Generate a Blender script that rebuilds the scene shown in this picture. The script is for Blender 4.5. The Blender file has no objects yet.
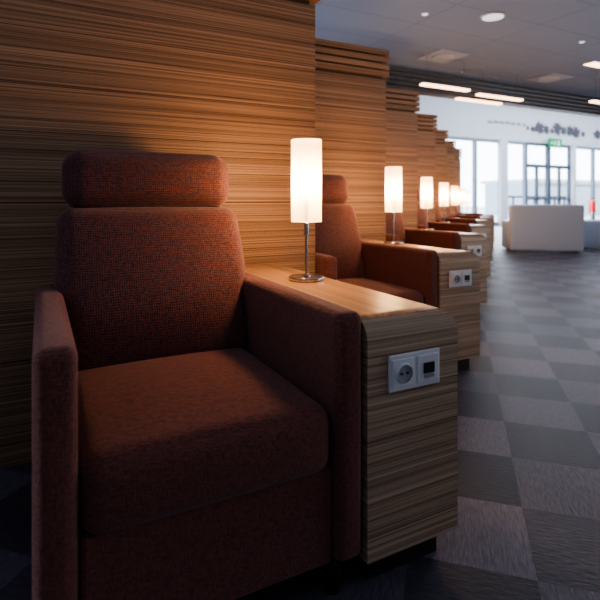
import bpy, bmesh, math, random
from mathutils import Vector, Matrix, Euler
random.seed(4)
C = bpy.context.scene.collection
SX, SY = 1.254, 1.078      # step from bay to bay
NB = 7

# ------------------------------------------------------------ materials
def new_mat(name):
    m = bpy.data.materials.new(name); m.use_nodes = True
    nt = m.node_tree
    return m, nt, nt.nodes['Principled BSDF']

def simple(name, col, rough=0.5, metal=0.0, emit=None, es=0.0, spec=0.5):
    m, nt, b = new_mat(name)
    b.inputs['Base Color'].default_value = (*col, 1)
    b.inputs['Roughness'].default_value = rough
    b.inputs['Metallic'].default_value = metal
    b.inputs['Specular IOR Level'].default_value = spec
    n = nt.nodes.new('ShaderNodeTexNoise'); n.inputs['Scale'].default_value = 35
    r = nt.nodes.new('ShaderNodeMapRange')
    r.inputs[3].default_value = max(0, rough-0.06); r.inputs[4].default_value = min(1, rough+0.06)
    nt.links.new(n.outputs['Fac'], r.inputs[0]); nt.links.new(r.outputs[0], b.inputs['Roughness'])
    if emit:
        b.inputs['Emission Color'].default_value = (*emit, 1)
        b.inputs['Emission Strength'].default_value = es
    return m

def wood(name, scale, light=(.48,.30,.185), mid=(.25,.143,.084), dark=(.055,.029,.018), rough=.5, spec=.25):
    m, nt, b = new_mat(name)
    N, L = nt.nodes, nt.links
    g = N.new('ShaderNodeNewGeometry')
    def nz(sc, loc, det, ro=.5):
        mp = N.new('ShaderNodeMapping'); mp.inputs['Scale'].default_value = sc; mp.inputs['Location'].default_value = loc
        L.new(g.outputs['Position'], mp.inputs['Vector'])
        n = N.new('ShaderNodeTexNoise'); n.inputs['Scale'].default_value = 1.0
        n.inputs['Detail'].default_value = det; n.inputs['Roughness'].default_value = ro
        L.new(mp.outputs[0], n.inputs['Vector']); return n
    n1 = nz(scale, (0,0,0), 1.0, .5)
    cr = N.new('ShaderNodeValToRGB')
    e = cr.color_ramp.elements
    e[0].position = .28; e[0].color = (*dark,1)
    e[1].position = .72; e[1].color = (*light,1)
    for p, c in ((.36, mid), (.42, light), (.455, mid), (.475, dark), (.495, mid), (.54, light), (.60, mid), (.66, light)):
        x = e.new(p); x.color = (*c,1)
    L.new(n1.outputs['Fac'], cr.inputs[0])
    n2 = nz([s*.3 for s in scale], (3,7,1), 1)
    r2 = N.new('ShaderNodeMapRange'); r2.inputs[1].default_value=.35; r2.inputs[2].default_value=.65
    r2.inputs[3].default_value=.72; r2.inputs[4].default_value=1.18
    L.new(n2.outputs['Fac'], r2.inputs[0])
    mx = N.new('ShaderNodeMix'); mx.data_type='RGBA'; mx.blend_type='MULTIPLY'; mx.inputs[0].default_value=1
    L.new(cr.outputs[0], mx.inputs[6]); L.new(r2.outputs[0], mx.inputs[7])
    L.new(mx.outputs[2], b.inputs['Base Color'])
    b.inputs['Roughness'].default_value = rough; b.inputs['Specular IOR Level'].default_value = spec
    return m

def fabric(name, base, warp, hi=480, lo=75, grid=False):
    m, nt, b = new_mat(name)
    N, L = nt.nodes, nt.links
    tc = N.new('ShaderNodeTexCoord')
    outs=[]
    for sc, loc in (((lo,lo,hi*.6),(0,0,0)), ((hi*.75,hi*.75,lo),(5,2,3))):
        mp = N.new('ShaderNodeMapping'); mp.inputs['Scale'].default_value = sc; mp.inputs['Location'].default_value = loc
        L.new(tc.outputs['Object'], mp.inputs['Vector'])
        n = N.new('ShaderNodeTexNoise'); n.inputs['Scale'].default_value=1; n.inputs['Detail'].default_value=0
        L.new(mp.outputs[0], n.inputs['Vector'])
        outs.append(n)
    add = N.new('ShaderNodeMath'); add.operation='ADD'
    L.new(outs[0].outputs['Fac'], add.inputs[0]); L.new(outs[1].outputs['Fac'], add.inputs[1])
    r = N.new('ShaderNodeMapRange'); r.inputs[1].default_value=.75; r.inputs[2].default_value=1.25
    L.new(add.outputs[0], r.inputs[0])
    fac = r.outputs[0]
    if grid:
        ws=[]
        for d,s in (('X',44),('Z',38)):
            wv=N.new('ShaderNodeTexWave'); wv.bands_direction=d; wv.inputs['Scale'].default_value=s
            wv.inputs['Distortion'].default_value=1.0; wv.inputs['Detail'].default_value=1; wv.inputs['Detail Scale'].default_value=2.5
            L.new(tc.outputs['Object'], wv.inputs['Vector']); ws.append(wv)
        mu=N.new('ShaderNodeMath'); mu.operation='MULTIPLY'
        L.new(ws[0].outputs['Fac'],mu.inputs[0]); L.new(ws[1].outputs['Fac'],mu.inputs[1])
        sq=N.new('ShaderNodeMath'); sq.operation='POWER'; sq.inputs[1].default_value=.5; L.new(mu.outputs[0],sq.inputs[0])
        av=N.new('ShaderNodeMix'); av.data_type='FLOAT'; av.inputs[0].default_value=.45
        L.new(sq.outputs[0],av.inputs[2]); L.new(r.outputs[0],av.inputs[3])
        fac=av.outputs[0]
    mx = N.new('ShaderNodeMix'); mx.data_type='RGBA'
    mx.inputs[6].default_value=(*warp,1); mx.inputs[7].default_value=(*base,1)
    L.new(fac, mx.inputs[0]); L.new(mx.outputs[2], b.inputs['Base Color'])
    b.inputs['Roughness'].default_value=.9; b.inputs['Specular IOR Level'].default_value=.2
    b.inputs['Sheen Weight'].default_value=.25; b.inputs['Sheen Roughness'].default_value=.5
    b.inputs['Sheen Tint'].default_value=(1,.78,.74,1)
    bp = N.new('ShaderNodeBump'); bp.inputs['Strength'].default_value=.5; bp.inputs['Distance'].default_value=.002
    L.new(fac, bp.inputs['Height']); L.new(bp.outputs[0], b.inputs['Normal'])
    return m

M_wall = wood('veneer_wall', (.22,.22,230))
M_front = wood('veneer_front_daylit', (.4,.4,230), light=(.58,.42,.29), mid=(.35,.235,.152), dark=(.11,.066,.042), rough=.4, spec=.4)  # paler veneer: bluish daylight on the table front is put into its colour
M_top = wood('veneer_top', (110,.5,110), light=(.43,.26,.145), mid=(.36,.21,.115), dark=(.24,.13,.068), rough=.35, spec=.4)
M_slat = wood('veneer_slat', (.5,.5,60), light=(.40,.24,.14), mid=(.30,.17,.095), dark=(.15,.08,.045))
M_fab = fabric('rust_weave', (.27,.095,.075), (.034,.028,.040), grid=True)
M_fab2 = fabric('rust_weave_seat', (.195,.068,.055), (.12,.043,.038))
M_dark = simple('dark_plinth', (.012,.011,.012), .6)
M_back = simple('dark_backing', (.09,.05,.03), .6)
M_steel = simple('brushed_nickel', (.50,.49,.48), .25, 1.0)
M_white = simple('white_plastic', (.80,.80,.82), .35)
M_hole = simple('black_plastic', (.02,.02,.022), .4)
M_hollow = simple('grey_plastic', (.38,.38,.40), .4)
M_paint = simple('white_paint', (.74,.76,.80), .8)
M_frame = simple('door_frame_paint', (.09,.12,.16), .5)
M_upright = simple('grey_window_frame', (.24,.29,.36), .5)
M_sofa = simple('pale_leather', (.62,.67,.75), .5)
M_red = simple('red_enamel', (.55,.02,.02), .35)
M_rib = simple('dark_rib', (.11,.092,.088), .6)
M_bar = simple('warm_bar_light', (.9,.8,.7), .5, 0, (1,.62,.38), 5.0)
M_disc = simple('cool_disc_light', (.9,.9,.9), .5, 0, (.95,.95,1), .8)
M_vent = simple('vent_metal', (.56,.60,.68), .5)
M_green = simple('green_sign', (.005,.22,.07), .4, 0, (.005,.4,.12), .6)
M_signw = simple('sign_white', (.8,.8,.8), .4, 0, (1,1,1), .3)
M_decal = simple('grey_decal', (.11,.11,.13), .7)
M_decal2 = simple('faint_decal', (.36,.36,.39), .7)
M_snow = simple('pale_apron', (.85,.88,.9), .9)
M_far = simple('far_building', (.62,.72,.84), .8)

# opal lamp shade: lets a share of the bulb's light straight through
M_shade, nt, b = new_mat('opal_shade')
N, L = nt.nodes, nt.links
out = N['Material Output']; N.remove(b)
tp = N.new('ShaderNodeBsdfTransparent'); tp.inputs[0].default_value=(1,.86,.66,1)
tr = N.new('ShaderNodeBsdfTranslucent'); tr.inputs[0].default_value=(.95,.82,.62,1)
em = N.new('ShaderNodeEmission'); em.inputs[0].default_value=(1,.70,.42,1); em.inputs[1].default_value=.9
m1 = N.new('ShaderNodeMixShader'); m1.inputs[0].default_value=.04
ad = N.new('ShaderNodeAddShader')
m0 = N.new('ShaderNodeMixShader'); m0.inputs[0].default_value=.75
L.new(tr.outputs[0], m1.inputs[2])
di = N.new('ShaderNodeBsdfDiffuse'); di.inputs[0].default_value=(.7,.62,.5,1); L.new(di.outputs[0], m1.inputs[1])
L.new(m1.outputs[0], ad.inputs[0]); L.new(em.outputs[0], ad.inputs[1])
L.new(tp.outputs[0], m0.inputs[1]); L.new(ad.outputs[0], m0.inputs[2]); L.new(m0.outputs[0], out.inputs[0])

# carpet, tiles laid diagonally to the partitions
TS=.33
M_carpet, nt, b = new_mat('carpet_tiles'); N, L = nt.nodes, nt.links
g = N.new('ShaderNodeNewGeometry')
rot = N.new('ShaderNodeMapping'); rot.inputs['Rotation'].default_value=(0,0,math.radians(45)); L.new(g.outputs['Position'],rot.inputs[0])
ofs = N.new('ShaderNodeVectorMath'); ofs.operation='ADD'; ofs.inputs[1].default_value=(TS*100+.13,TS*100+.21,.5*TS)
L.new(rot.outputs[0], ofs.inputs[0])
dv = N.new('ShaderNodeVectorMath'); dv.operation='SCALE'; dv.inputs['Scale'].default_value=1/TS
L.new(ofs.outputs[0], dv.inputs[0])
ck = N.new('ShaderNodeTexChecker'); ck.inputs['Scale'].default_value=1
L.new(dv.outputs[0], ck.inputs['Vector'])
fl = N.new('ShaderNodeVectorMath'); fl.operation='FLOOR'; L.new(dv.outputs[0], fl.inputs[0])
wn = N.new('ShaderNodeTexWhiteNoise'); L.new(fl.outputs[0], wn.inputs['Vector'])
rr = N.new('ShaderNodeMapRange'); rr.inputs[3].default_value=.72; rr.inputs[4].default_value=1.28
L.new(wn.outputs['Value'], rr.inputs[0])
st=[]
for sc in ((22,140,1),(140,22,1)):
    mp=N.new('ShaderNodeMapping'); mp.inputs['Scale'].default_value=sc; L.new(rot.outputs[0],mp.inputs[0])
    n=N.new('ShaderNodeTexNoise'); n.inputs['Scale'].default_value=1; n.inputs['Detail'].default_value=3; L.new(mp.outputs[0],n.inputs['Vector']); st.append(n)
ms=N.new('ShaderNodeMix'); ms.data_type='FLOAT'
L.new(ck.outputs['Fac'],ms.inputs[0]); L.new(st[0].outputs['Fac'],ms.inputs[2]); L.new(st[1].outputs['Fac'],ms.inputs[3])
mc=N.new('ShaderNodeMix'); mc.data_type='RGBA'; mc.inputs[6].default_value=(.056,.050,.066,1); mc.inputs[7].default_value=(.126,.115,.148,1)
L.new(ck.outputs['Fac'],mc.inputs[0])
r3 = N.new('ShaderNodeMapRange'); r3.inputs[1].default_value=.3; r3.inputs[2].default_value=.7; r3.inputs[3].default_value=.68; r3.inputs[4].default_value=1.32
L.new(ms.outputs[0], r3.inputs[0])
ml=N.new('ShaderNodeMath'); ml.operation='MULTIPLY'; L.new(r3.outputs[0],ml.inputs[0]); L.new(rr.outputs[0],ml.inputs[1])
m2 = N.new('ShaderNodeMix'); m2.data_type='RGBA'; m2.blend_type='MULTIPLY'; m2.inputs[0].default_value=1
L.new(mc.outputs[2], m2.inputs[6]); L.new(ml.outputs[0], m2.inputs[7]); L.new(m2.outputs[2], b.inputs['Base Color'])
b.inputs['Roughness'].default_value=.55; b.inputs['Specular IOR Level'].default_value=.33
bp = N.new('ShaderNodeBump'); bp.inputs['Strength'].default_value=.3; bp.inputs['Distance'].default_value=.004
L.new(ms.outputs[0], bp.inputs['Height']); L.new(bp.outputs[0], b.inputs['Normal'])

# ceiling tiles
M_ceil, nt, b = new_mat('ceiling_tiles'); N, L = nt.nodes, nt.links
g = N.new('ShaderNodeNewGeometry')
br = N.new('ShaderNodeTexBrick'); br.offset=0; br.squash=1
br.inputs['Color1'].default_value=(.38,.46,.60,1); br.inputs['Color2'].default_value=(.37,.445,.585,1)
br.inputs['Mortar'].default_value=(.30,.36,.47,1)
br.inputs['Scale'].default_value=1; br.inputs['Mortar Size'].default_value=.008
br.inputs['Brick Width'].default_value=1.2; br.inputs['Row Height'].default_value=.6
L.new(g.outputs['Position'], br.inputs['Vector']); L.new(br.outputs['Color'], b.inputs['Base Color'])
b.inputs['Roughness'].default_value=.85

# ------------------------------------------------------------ helpers
def link(o): C.objects.link(o); return o
def mesh_obj(name, bm, mats, parent=None, smooth=False, loc=(0,0,0), rot=(0,0,0)):
    me = bpy.data.meshes.new(name)
    bmesh.ops.recalc_face_normals(bm, faces=bm.faces)
    bm.to_mesh(me); bm.free()
    if not isinstance(mats,(list,tuple)): mats=[mats]
    for m in mats: me.materials.append(m)
    if smooth:
        for p in me.polygons: p.use_smooth=True
    o = link(bpy.data.objects.new(name, me))
    o.location=loc; o.rotation_euler=rot
    if parent: o.parent=parent
    return o
def add_box(bm, x0,x1,y0,y1,z0,z1, bevel=0, seg=2):
    vs=[bm.verts.new((x,y,z)) for x in (x0,x1) for y in (y0,y1) for z in (z0,z1)]
    fs=[(0,1,3,2),(4,6,7,5),(0,4,5,1),(2,3,7,6),(0,2,6,4),(1,5,7,3)]
    F=[bm.faces.new([vs[i] for i in f]) for f in fs]
    if bevel:
        E=set(e for f in F for e in f.edges)
        bmesh.ops.bevel(bm, geom=list(E), offset=bevel, segments=seg, affect='EDGES', profile=.5)
def box(name, mat, x0,x1,y0,y1,z0,z1, parent=None, bevel=0, seg=2):
    bm=bmesh.new(); add_box(bm,x0,x1,y0,y1,z0,z1,bevel,seg)
    return mesh_obj(name,bm,mat,parent)
def add_cyl(bm, r, z0, z1, c=(0,0), seg=48, bevel=0, r2=None):
    g=bmesh.ops.create_cone(bm, cap_ends=True, segments=seg, radius1=r, radius2=r if r2 is None else r2, depth=z1-z0,
        matrix=Matrix.Translation((c[0],c[1],(z0+z1)/2)))
    if bevel:
        E=[e for v in g['verts'] for e in v.link_edges if abs(e.verts[0].co.z-e.verts[1].co.z)<1e-6]
        bmesh.ops.bevel(bm, geom=list(set(E)), offset=bevel, segments=3, affect='EDGES', profile=.5)
def shade_auto(o, ang=40):
    me=o.data
    for p in me.polygons: p.use_smooth=True
    bm=bmesh.new(); bm.from_mesh(me)
    for e in bm.edges:
        if len(e.link_faces)==2 and e.calc_face_angle(0)>math.radians(ang): e.smooth=False
    bm.to_mesh(me); bm.free()
def pad(name, mat, size, r, puff=(0,0,0), parent=None, loc=(0,0,0), rot=(0,0,0), fn=None, n=12):
    """upholstered rounded block with slightly domed faces"""
    h=Vector(size)/2
    def coords(a):
        i=a-r; k=5
        return [-a+r*j/k for j in range(k)]+[-i+2*i*j/n for j in range(n+1)]+[i+r*(j+1)/k for j in range(k)]
    cs=[coords(h[i]) for i in range(3)]
    bm=bmesh.new(); vd={}
    def V(p):
        key=tuple(round(c,6) for c in p)
        if key in vd: return vd[key]
        q=Vector(p); cl=Vector([max(-(h[i]-r),min(h[i]-r,q[i])) for i in range(3)])
        d=q-cl
        if d.length>0: d=d.normalized()*r
        w=cl+d
        for i in range(3):
            j,k2=(i+1)%3,(i+2)%3
            f=max(0,1-(p[j]/h[j])**2)*max(0,1-(p[k2]/h[k2])**2)
            w[i]+=puff[i]*f*max(-1,min(1,p[i]/h[i]))
        if fn: w=fn(w)
        v=bm.verts.new(w); vd[key]=v; return v
    for ax in range(3):
        a,b2=(ax+1)%3,(ax+2)%3
        for s in (-1,1):
            for i in range(len(cs[a])-1):
                for j in range(len(cs[b2])-1):
                    q=[]
                    for (ii,jj) in ((i,j),(i+1,j),(i+1,j+1),(i,j+1)):
                        p=[0,0,0]; p[ax]=s*h[ax]; p[a]=cs[a][ii]; p[b2]=cs[b2][jj]; q.append(V(p))
                    bm.faces.new(q)
    return mesh_obj(name,bm,mat,parent,True,loc,rot)
def empty(name, loc, label, cat, group=None, rotz=0):
    o=link(bpy.data.objects.new(name,None)); o.empty_display_size=.1
    o.location=loc; o.rotation_euler=(0,0,rotz)
    o['label']=label; o['category']=cat
    if group: o['group']=group
    return o
def dup(root, delta):
    def rec(o,par):
        c=o.copy()
        C.objects.link(c)
        if par: c.parent=par
        for ch in o.children: rec(ch,c)
        return c
    c=rec(root,None); c.location=root.location+Vector(delta)
    return c
def structure(o): o['kind']='structure'; return o

# ------------------------------------------------------------ room
structure(box('floor',M_carpet,-4,32,-4,14.2,-.05,0))
structure(box('ceiling',M_ceil,-4,32,-4,5.8,2.9,2.96))
structure(box('ceiling',M_paint,3,32,5.92,14.2,5.0,5.06))
structure(box('wall_light_block',M_paint,3,32,5.82,5.92,2.9,5.06))  # unseen wall between the two ceiling levels, added to block light
structure(box('wall_back',M_paint,10,32,14.0,14.2,3.39,5.0))
for i in range(5):
    structure(box('trim_%d'%(i+1),M_rib,2.8,32,5.62,5.80,2.57+.066*i,2.57+.066*i+.042))

xs=[13.2,14.9,16.3,17.75,19.2,20.66,22.3,24.0,26.0,28,30]
for i in range(len(xs)-1):
    door = i==4 or i==3
    bm=bmesh.new(); a,b_=xs[i],xs[i+1]; t=.07 if not door else .10
    add_box(bm,a,a+t,13.95,14.08,0,3.39); add_box(bm,b_-t,b_,13.95,14.08,0,3.39)
    add_box(bm,a+t,b_-t,13.95,14.08,0,.12); add_box(bm,a+t,b_-t,13.95,14.08,3.27,3.39)
    if door:
        add_box(bm,a+t,b_-t,13.97,14.06,2.35,2.50)
        add_box(bm,(a+b_)/2-.06,(a+b_)/2+.06,13.97,14.06,.12,2.35)
        add_box(bm,a+t,b_-t,13.97,14.06,1.0,1.08)
    structure(mesh_obj('window_%d'%(i+1),bm,M_frame if door else M_upright))
structure(box('wall_pier',M_paint,16.1,16.5,13.8,13.94,0,3.39))
structure(box('wall_pier',M_paint,20.6,20.8,13.8,13.94,0,3.39))
structure(box('wall_left',M_paint,10,13.2,14.0,14.2,0,3.39))

g=box('apron_ground',M_snow,-10,120,14.3,120,-1.2,-1.0); g['label']='pale snowy airfield apron outside the windows'; g['category']='ground'; g['kind']='structure'
t=empty('terminal_building',(62,45,-1),'pale blue distant airport building beyond the windows','building')
box('building_body',M_far,-8,8,-4,4,0,4.2,t); box('roof',M_snow,-8.4,8.4,-4.4,4.4,4.2,4.6,t)

# railing outside the doors
rl=empty('outdoor_railing',(19.9,15.2,-1.0),'dark metal railing standing outside the glass doors','railing')
for i in range(7):
    box('post',M_frame,-2.1+.7*i-.03,-2.1+.7*i+.03,-.03,.03,0,2.1,rl)
box('top_rail',M_frame,-2.2,2.2,-.05,.05,2.1,2.18,rl); box('middle_rail',M_frame,-2.2,2.2,-.035,-.03,1.6,1.66,rl)

# ------------------------------------------------------------ partition
p=empty('wood_partition',(0,2.17,0),'zebra-grained wood veneer partition with louvred top behind an armchair','partition','wood veneer partitions')
X1=1.215
def make_partition(p,x0,x1):
    bm=bmesh.new()
    P=[(x0,0),(x1,0),(x1,1.078),(x1-.05,1.078),(x1-.05,.05),(x0,.05)]
    lo=[bm.verts.new((x,y,0)) for x,y in P]; hi=[bm.verts.new((x,y,1.965)) for x,y in P]
    bm.faces.new(lo); bm.faces.new(hi)
    for i in range(6): j=(i+1)%6; bm.faces.new([lo[i],lo[j],hi[j],hi[i]])
    mesh_obj('panel',bm,M_wall,p)
    for i in range(4):
        z=1.965+.022+i*.057
        box('slat',M_slat,x0,x1+.02,-.02,.05,z,z+.042,p,bevel=.002)
    bm=bmesh.new(); add_box(bm,x0+.03,x1-.03,.008,.045,1.965,2.19)
    mesh_obj('slat_backing',bm,M_back,p)
make_partition(p,-1.6,X1)
p2=empty('wood_partition',(SX,2.17+SY,0),'zebra-grained wood veneer partition with louvred top behind an armchair','partition','wood veneer partitions')
make_partition(p2,-.035,X1)
for k in range(2,NB): dup(p2,(SX*(k-1),SY*(k-1),0))

# ------------------------------------------------------------ armchair
a=empty('armchair',(.356,1.04,0),'rust-red woven fabric lounge armchair with separate headrest cushion','armchair','lounge armchairs along the partitions')
for s in (-1,1):
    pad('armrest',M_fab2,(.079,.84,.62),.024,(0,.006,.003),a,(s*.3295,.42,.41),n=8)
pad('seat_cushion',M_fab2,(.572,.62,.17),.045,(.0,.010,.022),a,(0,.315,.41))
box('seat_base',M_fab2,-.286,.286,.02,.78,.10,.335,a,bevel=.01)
def taper(w):
    t=max(0,min(1,(w.z+.10)/.10)); t=t*t*(3-2*t)
    w.x*= (.286/.312)*(1-t)+t*(1+.025*math.exp(-((w.z-.08)/.12)**2))
    w.y-= .014*math.exp(-((w.z+.12)/.12)**2)
    return w
pad('backrest',M_fab,(.624,.15,.56),.055,(.0,.028,.006),a,(.004,.725,.698),(math.radians(-20),0,0),fn=taper,n=16)
pad('headrest',M_fab,(.585,.13,.205),.06,(.003,.014,.004),a,(.006,.845,1.07),(math.radians(-7),0,0))
for s in (-1,1):
    bm=bmesh.new(); add_cyl(bm,.006,.90,1.03,(s*.17,.85),16); o=mesh_obj('headrest_post',bm,M_steel,a,True)
for s in (-1,1):
    for y in (.06,.74):
        bm=bmesh.new(); add_cyl(bm,.018,0,.105,(s*.31,y),20,r2=.024); mesh_obj('leg',bm,M_dark,a,True)
for k in range(1,NB): dup(a,(SX*k,SY*k,0))

# ------------------------------------------------------------ side table
T=empty('side_table',(.8825,1.035,0),'wood veneer side table block with rounded edge and power sockets','side table','veneer side tables between the armchairs')
bm=bmesh.new(); w=.1525; r=.06
add_box(bm,-w,w,0,1.13,.085,.70)
E=[e for e in bm.edges if all(abs(v.co.z-.70)<1e-5 for v in e.verts) and (all(abs(v.co.y)<1e-5 for v in e.verts) or all(abs(v.co.x-w)<1e-5 for v in e.verts))]
bmesh.ops.bevel(bm,geom=E,offset=r,segments=12,affect='EDGES',profile=.5)
bm.normal_update()
for f in bm.faces:
    f.material_index = 0 if (abs(f.normal.y)>.5 or abs(f.normal.z)<.3) else 1
o=mesh_obj('table_body',bm,[M_front,M_top],T); shade_auto(o,30)
box('plinth',M_dark,-.12,.12,.05,1.1,0,.085,T)
S=box('socket_panel',M_white,-.085,.085,-.009,0,-.047,.047,T,bevel=.003,seg=3); S.location=(-.006,0,.553)
box('power_socket',M_white,-.078,-.005,-.013,-.008,-.036,.036,S,bevel=.002)
RX=Matrix.Rotation(math.pi/2,4,'X')
bm=bmesh.new()
bmesh.ops.create_cone(bm,cap_ends=False,segments=40,radius1=.0265,radius2=.023,depth=.008,matrix=Matrix.Translation((-.0415,-.0165,0))@RX)
o=mesh_obj('socket_rim',bm,M_white,S,True)
bm=bmesh.new()
bmesh.ops.create_cone(bm,cap_ends=True,segments=40,radius1=.0235,radius2=.0235,depth=.002,matrix=Matrix.Translation((-.0415,-.0142,0))@RX)
mesh_obj('socket_well',bm,M_hollow,S)
for dx in (-.0095,.0095):
    bm=bmesh.new()
    bmesh.ops.create_cone(bm,cap_ends=True,segments=16,radius1=.0036,radius2=.0036,depth=.003,matrix=Matrix.Translation((-.0415+dx,-.0155,0))@RX)
    mesh_obj('socket_hole',bm,M_hole,S)
box('data_outlet',M_white,.005,.078,-.013,-.008,-.036,.036,S,bevel=.002)
box('data_port',M_hole,.024,.060,-.0165,-.012,-.012,.016,S,bevel=.001)
box('data_latch',M_hollow,.027,.057,-.018,-.012,-.023,-.015,S)
for k in range(1,NB): dup(T,(SX*k,SY*k,0))

# ------------------------------------------------------------ lamp
Lm=empty('table_lamp',(.888,1.654,.70),'lit slim table lamp with white cylinder shade and nickel foot','lamp','table lamps on the side tables')
bm=bmesh.new(); add_cyl(bm,.067,0,.015,seg=64,bevel=.004)
o=mesh_obj('base',bm,M_steel,Lm); shade_auto(o,30)
bm=bmesh.new()
pr=[(.014,.014),(.014,.019),(.0055,.021),(.0055,.165),(.009,.168),(.009,.215),(.0055,.218),(.0055,.30)]
rg=[]
for i in range(24):
    an=2*math.pi*i/24; rg.append([bm.verts.new((q*math.cos(an),q*math.sin(an),z)) for q,z in pr])
for i in range(24):
    A,B=rg[i],rg[(i+1)%24]
    for j in range(len(pr)-1): bm.faces.new([A[j],B[j],B[j+1],A[j+1]])
bm.faces.new([q[-1] for q in rg]); bm.faces.new([q[0] for q in rg])
o=mesh_obj('pole',bm,M_steel,Lm); shade_auto(o,30)
bm=bmesh.new()
R=.0575; z0,z1=.2185,.525
bmesh.ops.create_cone(bm,cap_ends=True,segments=40,radius1=R,radius2=R,depth=z1-z0,matrix=Matrix.Translation((0,0,(z0+z1)/2)))
o=mesh_obj('lamp_shade',bm,M_shade,Lm); shade_auto(o,40)
ld=bpy.data.lights.new('lamp_bulb','POINT'); ld.energy=50; ld.color=(1,.66,.40); ld.shadow_soft_size=.05
lo=link(bpy.data.objects.new('lamp_bulb',ld)); lo.parent=Lm; lo.location=(0,0,.37)
for k in range(1,NB): dup(Lm,(SX*k,SY*k,0))

# ------------------------------------------------------------ sofas
def sofa(loc,rz,label,w=1.6,hb=.9,d=.7):
    s=empty('sofa',loc,label,'sofa','pale lounge sofas',rz)
    pad('backrest',M_sofa,(w-.02,.2,hb-.04),.035,(0,.01,.005),s,(0,.02,.03+(hb-.04)/2),(math.radians(2),0,0),n=6)
    pad('seat_base',M_sofa,(w-.2,d-.1,.3),.03,(0,0,0),s,(0,d/2+.05,.19),n=6)
    for k in range(2): pad('seat_cushion',M_sofa,((w-.25)/2,d-.15,.14),.04,(0,0,.01),s,((k-.5)*(w-.25)/2,d/2+.06,.41),n=6)
    for q in (-1,1): pad('armrest',M_sofa,(.16,d,.56),.035,(0,0,0),s,(q*(w/2-.08),d/2,.31),n=6)
    for q in (-1,1):
        for y in (.10,d-.08): box('leg',M_dark,q*(w/2-.12)-.025,q*(w/2-.12)+.025,y-.025,y+.025,0,.05,s)
sofa((8.60,6.32,0),math.radians(-38),'pale grey leather two-seat sofa seen from behind',1.33,.92)
sofa((10.25,5.85,0),math.radians(-48),'low pale grey leather sofa beside another sofa',1.5,.60)

# fire extinguisher by the windows
e=empty('fire_extinguisher',(21.6,13.6,0),'red fire extinguisher on a slim stand by the windows','fire extinguisher')
bm=bmesh.new(); add_cyl(bm,.14,.45,1.0,seg=32,bevel=.04); mesh_obj('cylinder_body',bm,M_red,e,True)
bm=bmesh.new(); add_cyl(bm,.03,1.0,1.08,seg=16); mesh_obj('valve',bm,M_dark,e)
bm=bmesh.new(); add_cyl(bm,.13,0,.02,seg=32); mesh_obj('stand_foot',bm,M_steel,e)
bm=bmesh.new(); add_cyl(bm,.03,.02,.46,seg=16); mesh_obj('stand_post',bm,M_steel,e)

# ------------------------------------------------------------ hanging bar lights
f_=Vector((.4617,.887,0)); r_=Vector((.887,-.4617,0))
def at(u,v,z):
    Z=500*(1.0-z)/(v-200); X=(u-300)/500*Z
    P=r_*X+f_*Z; return (P.x,P.y,z)
bars=[((421,84),(469,90)),((478,94),(521,100)),((458,98),(499,104)),((588,101.5),(640,107))]
for (A,B) in bars:
    pa=at(*A,2.5); pb=at(*B,2.5)
    y=min((pa[1]+pb[1])/2,5.52)
    e=empty('bar_light',((pa[0]+pb[0])/2,y,2.5),'warm glowing linear light bar hung on thin wires','ceiling light','hanging linear light bars')
    hw=(pb[0]-pa[0])/2
    box('diffuser',M_bar,-hw,hw,-.04,.04,-.018,0.008,e)
    box('housing',M_rib,-hw,hw,-.045,.045,.008,.022,e)
    for s in (-1,1):
        box('wire',M_rib,s*hw*.8-.001,s*hw*.8+.001,-.001,.001,.02,.39,e)
        box('canopy',M_vent,s*hw*.8-.015,s*hw*.8+.015,-.015,.015,.388,.402,e)

def disc(u,v,r,label):
    P=at(u,v,2.9); e=empty('downlight',P,label,'ceiling light','round ceiling lights')
    bm=bmesh.new(); add_cyl(bm,r,-.012,0,seg=40,bevel=.003); mesh_obj('trim_ring',bm,M_vent,e)
    bm=bmesh.new(); add_cyl(bm,r*.82,-.018,-.012,seg=40); mesh_obj('light_disc',bm,M_disc,e)
disc(493,16,.125,'round white recessed ceiling light'); disc(582,41,.035,'small recessed spotlight in the tiled ceiling'); disc(425,13,.035,'small recessed spotlight in the tiled ceiling')
for (u,v,s) in ((443,56,.24),(549,78,.24)):
    P=at(u,v,2.9); e=empty('air_vent',P,'square pale ceiling air diffuser with round core','vent','ceiling air diffusers')
    bm=bmesh.new(); add_box(bm,-s,s,-s,s,-.012,0,bevel=.003); mesh_obj('vent_plate',bm,M_vent,e)
    bm=bmesh.new(); add_cyl(bm,s*.62,-.03,-.012,seg=40,bevel=.005); mesh_obj('vent_core',bm,M_paint,e)
P=at(597,64,2.9)
e=empty('panel_light',P,'narrow rectangular white recessed ceiling light panel','ceiling light')
box('panel_frame',M_vent,-.2,.2,-.10,.10,-.012,0,e); box('panel_diffuser',M_bar,-.18,.18,-.08,.08,-.018,-.012,e)

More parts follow.
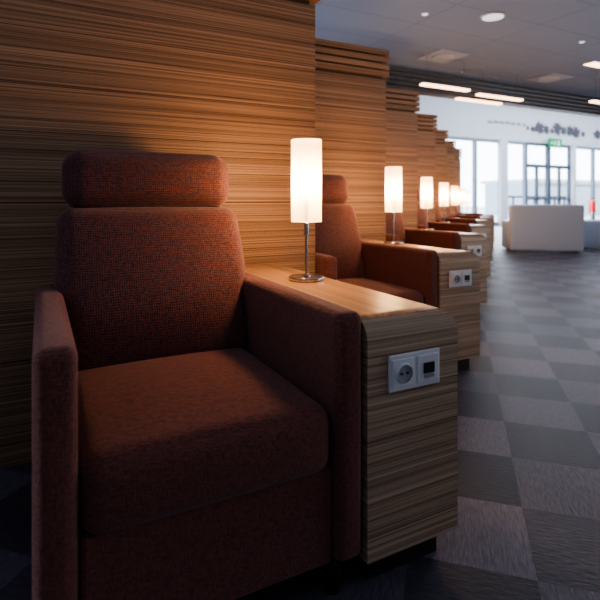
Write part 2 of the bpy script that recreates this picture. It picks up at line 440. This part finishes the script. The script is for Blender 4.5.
# exit sign
e=empty('exit_sign',(19.3,13.75,3.40),'green emergency exit sign with white running figure and arrow','sign')
box('sign_board',M_green,-.40,.40,-.03,.03,-.19,.19,e)
box('doorway_symbol',M_signw,.14,.24,-.036,-.031,-.12,.12,e)
bm=bmesh.new()
pts=[(-.03,.10),(.0,.10),(.0,.07),(-.01,.06),(.04,.02),(.03,.0),(-.02,.03),(-.03,-.02),(.02,-.06),(.0,-.12),(-.03,-.12),(-.01,-.07),(-.06,-.04),(-.12,-.08),(-.13,-.06),(-.07,-.01),(-.06,.03),(-.10,.01),(-.11,.03),(-.04,.065)]
bm.faces.new([bm.verts.new((x,-.034,z)) for x,z in pts]); mesh_obj('running_figure',bm,M_signw,e)
bm=bmesh.new()
pts=[(-.31,0),(-.24,.06),(-.24,.02),(-.18,.02),(-.18,-.02),(-.24,-.02),(-.24,-.06)]
bm.faces.new([bm.verts.new((x,-.034,z)) for x,z in pts]); mesh_obj('arrow_symbol',bm,M_signw,e)
box('sign_bracket',M_frame,-.02,.02,.03,.25,-.02,.02,e)

# silhouettes on the white wall : irregular shrub shapes
def decal(cl,label,mat):
    for (cx,cz,rx,rz_) in cl:
        bm=bmesh.new(); n=30; ring=[]
        for i in range(n):
            an=2*math.pi*i/n; q=random.uniform(.5,.85) if i%2 else random.uniform(.85,1.35)
            ring.append(bm.verts.new((rx*q*math.cos(an),0,rz_*q*math.sin(an))))
        c=bm.verts.new((0,0,0))
        for i in range(n): bm.faces.new([c,ring[i],ring[(i+1)%n]])
        o=mesh_obj('wall_mural',bm,mat,loc=(cx,13.99,cz)); o['label']=label; o['category']='wall art'; o['group']='silhouette murals on the white wall'
decal([(17.9,3.98,.12,.09),(18.2,3.95,.16,.13),(18.62,4.04,.34,.28),(19.05,3.99,.24,.22),(19.42,3.96,.12,.12),(19.78,4.05,.32,.30),(20.2,4.0,.22,.2),(20.65,4.02,.30,.26),(21.1,3.98,.30,.28),(21.55,3.95,.16,.14),(22.6,3.98,.30,.24),(23.1,3.95,.26,.2)],'dark shrub silhouette painted on the white upper wall',M_decal)
decal([(15.7+.33*i,4.08+random.uniform(-.03,.03),random.uniform(.12,.2),.07) for i in range(7)],'faint small grey shrub painted on white wall',M_decal2)

# ------------------------------------------------------------ lights
def area(name,loc,rot,sx,sy,en,col):
    l=bpy.data.lights.new(name,'AREA'); l.shape='RECTANGLE'; l.size=sx; l.size_y=sy; l.energy=en; l.color=col
    o=link(bpy.data.objects.new(name,l)); o.location=loc; o.rotation_euler=rot; return o
area('window_daylight',(20,13.6,1.9),(math.radians(-90),0,0),12,3,1700,(.79,.88,1))
area('hall_wall_fill',(17,10,4.8),(math.radians(35),0,0),12,2,380,(.93,.96,1))  # added fill that brightens the white upper wall, no fitting there
area('side_window_daylight',(9,-.6,1.9),(math.radians(85),0,math.radians(78)),5,2.4,150,(.86,.91,1))
area('lounge_fill',(1.0,-.4,2.8),(math.radians(18),0,0),2.2,1.6,3,(.98,.95,.95))  # unseen soft fill from above, standing in for the ceiling downlights
sd=bpy.data.lights.new('sun','SUN'); sd.energy=5; sd.angle=.05; so=link(bpy.data.objects.new('sun',sd)); so.rotation_euler=(math.radians(38),0,0); so.location=(0,0,20)

# world
w=bpy.data.worlds.new('sky'); bpy.context.scene.world=w; w.use_nodes=True
N,L=w.node_tree.nodes,w.node_tree.links
bg=N['Background']; tc=N.new('ShaderNodeTexCoord'); sp=N.new('ShaderNodeSeparateXYZ'); L.new(tc.outputs['Generated'],sp.inputs[0])
mr=N.new('ShaderNodeMapRange'); mr.inputs[1].default_value=.1; mr.inputs[2].default_value=.5
L.new(sp.outputs['Y'],mr.inputs[0])
mx=N.new('ShaderNodeMix'); mx.data_type='RGBA'; mx.inputs[6].default_value=(.065,.068,.082,1); mx.inputs[7].default_value=(5.5,6.1,6.9,1)
L.new(mr.outputs[0],mx.inputs[0]); L.new(mx.outputs[2],bg.inputs[0]); bg.inputs[1].default_value=1

# ------------------------------------------------------------ camera
cd=bpy.data.cameras.new('camera'); cam=link(bpy.data.objects.new('camera',cd))
cam.location=(0,0,1.0); cam.rotation_euler=(math.radians(90),0,math.radians(-27.5))
cd.sensor_width=36; cd.lens=30; cd.shift_y=-1/6; cd.clip_start=.02; cd.clip_end=300
cd.dof.use_dof=True; cd.dof.focus_distance=1.75; cd.dof.aperture_fstop=3.2
bpy.context.scene.camera=cam
vs=bpy.context.scene.view_settings
vs.view_transform='AgX'; vs.look='AgX - Medium High Contrast'; vs.exposure=.05
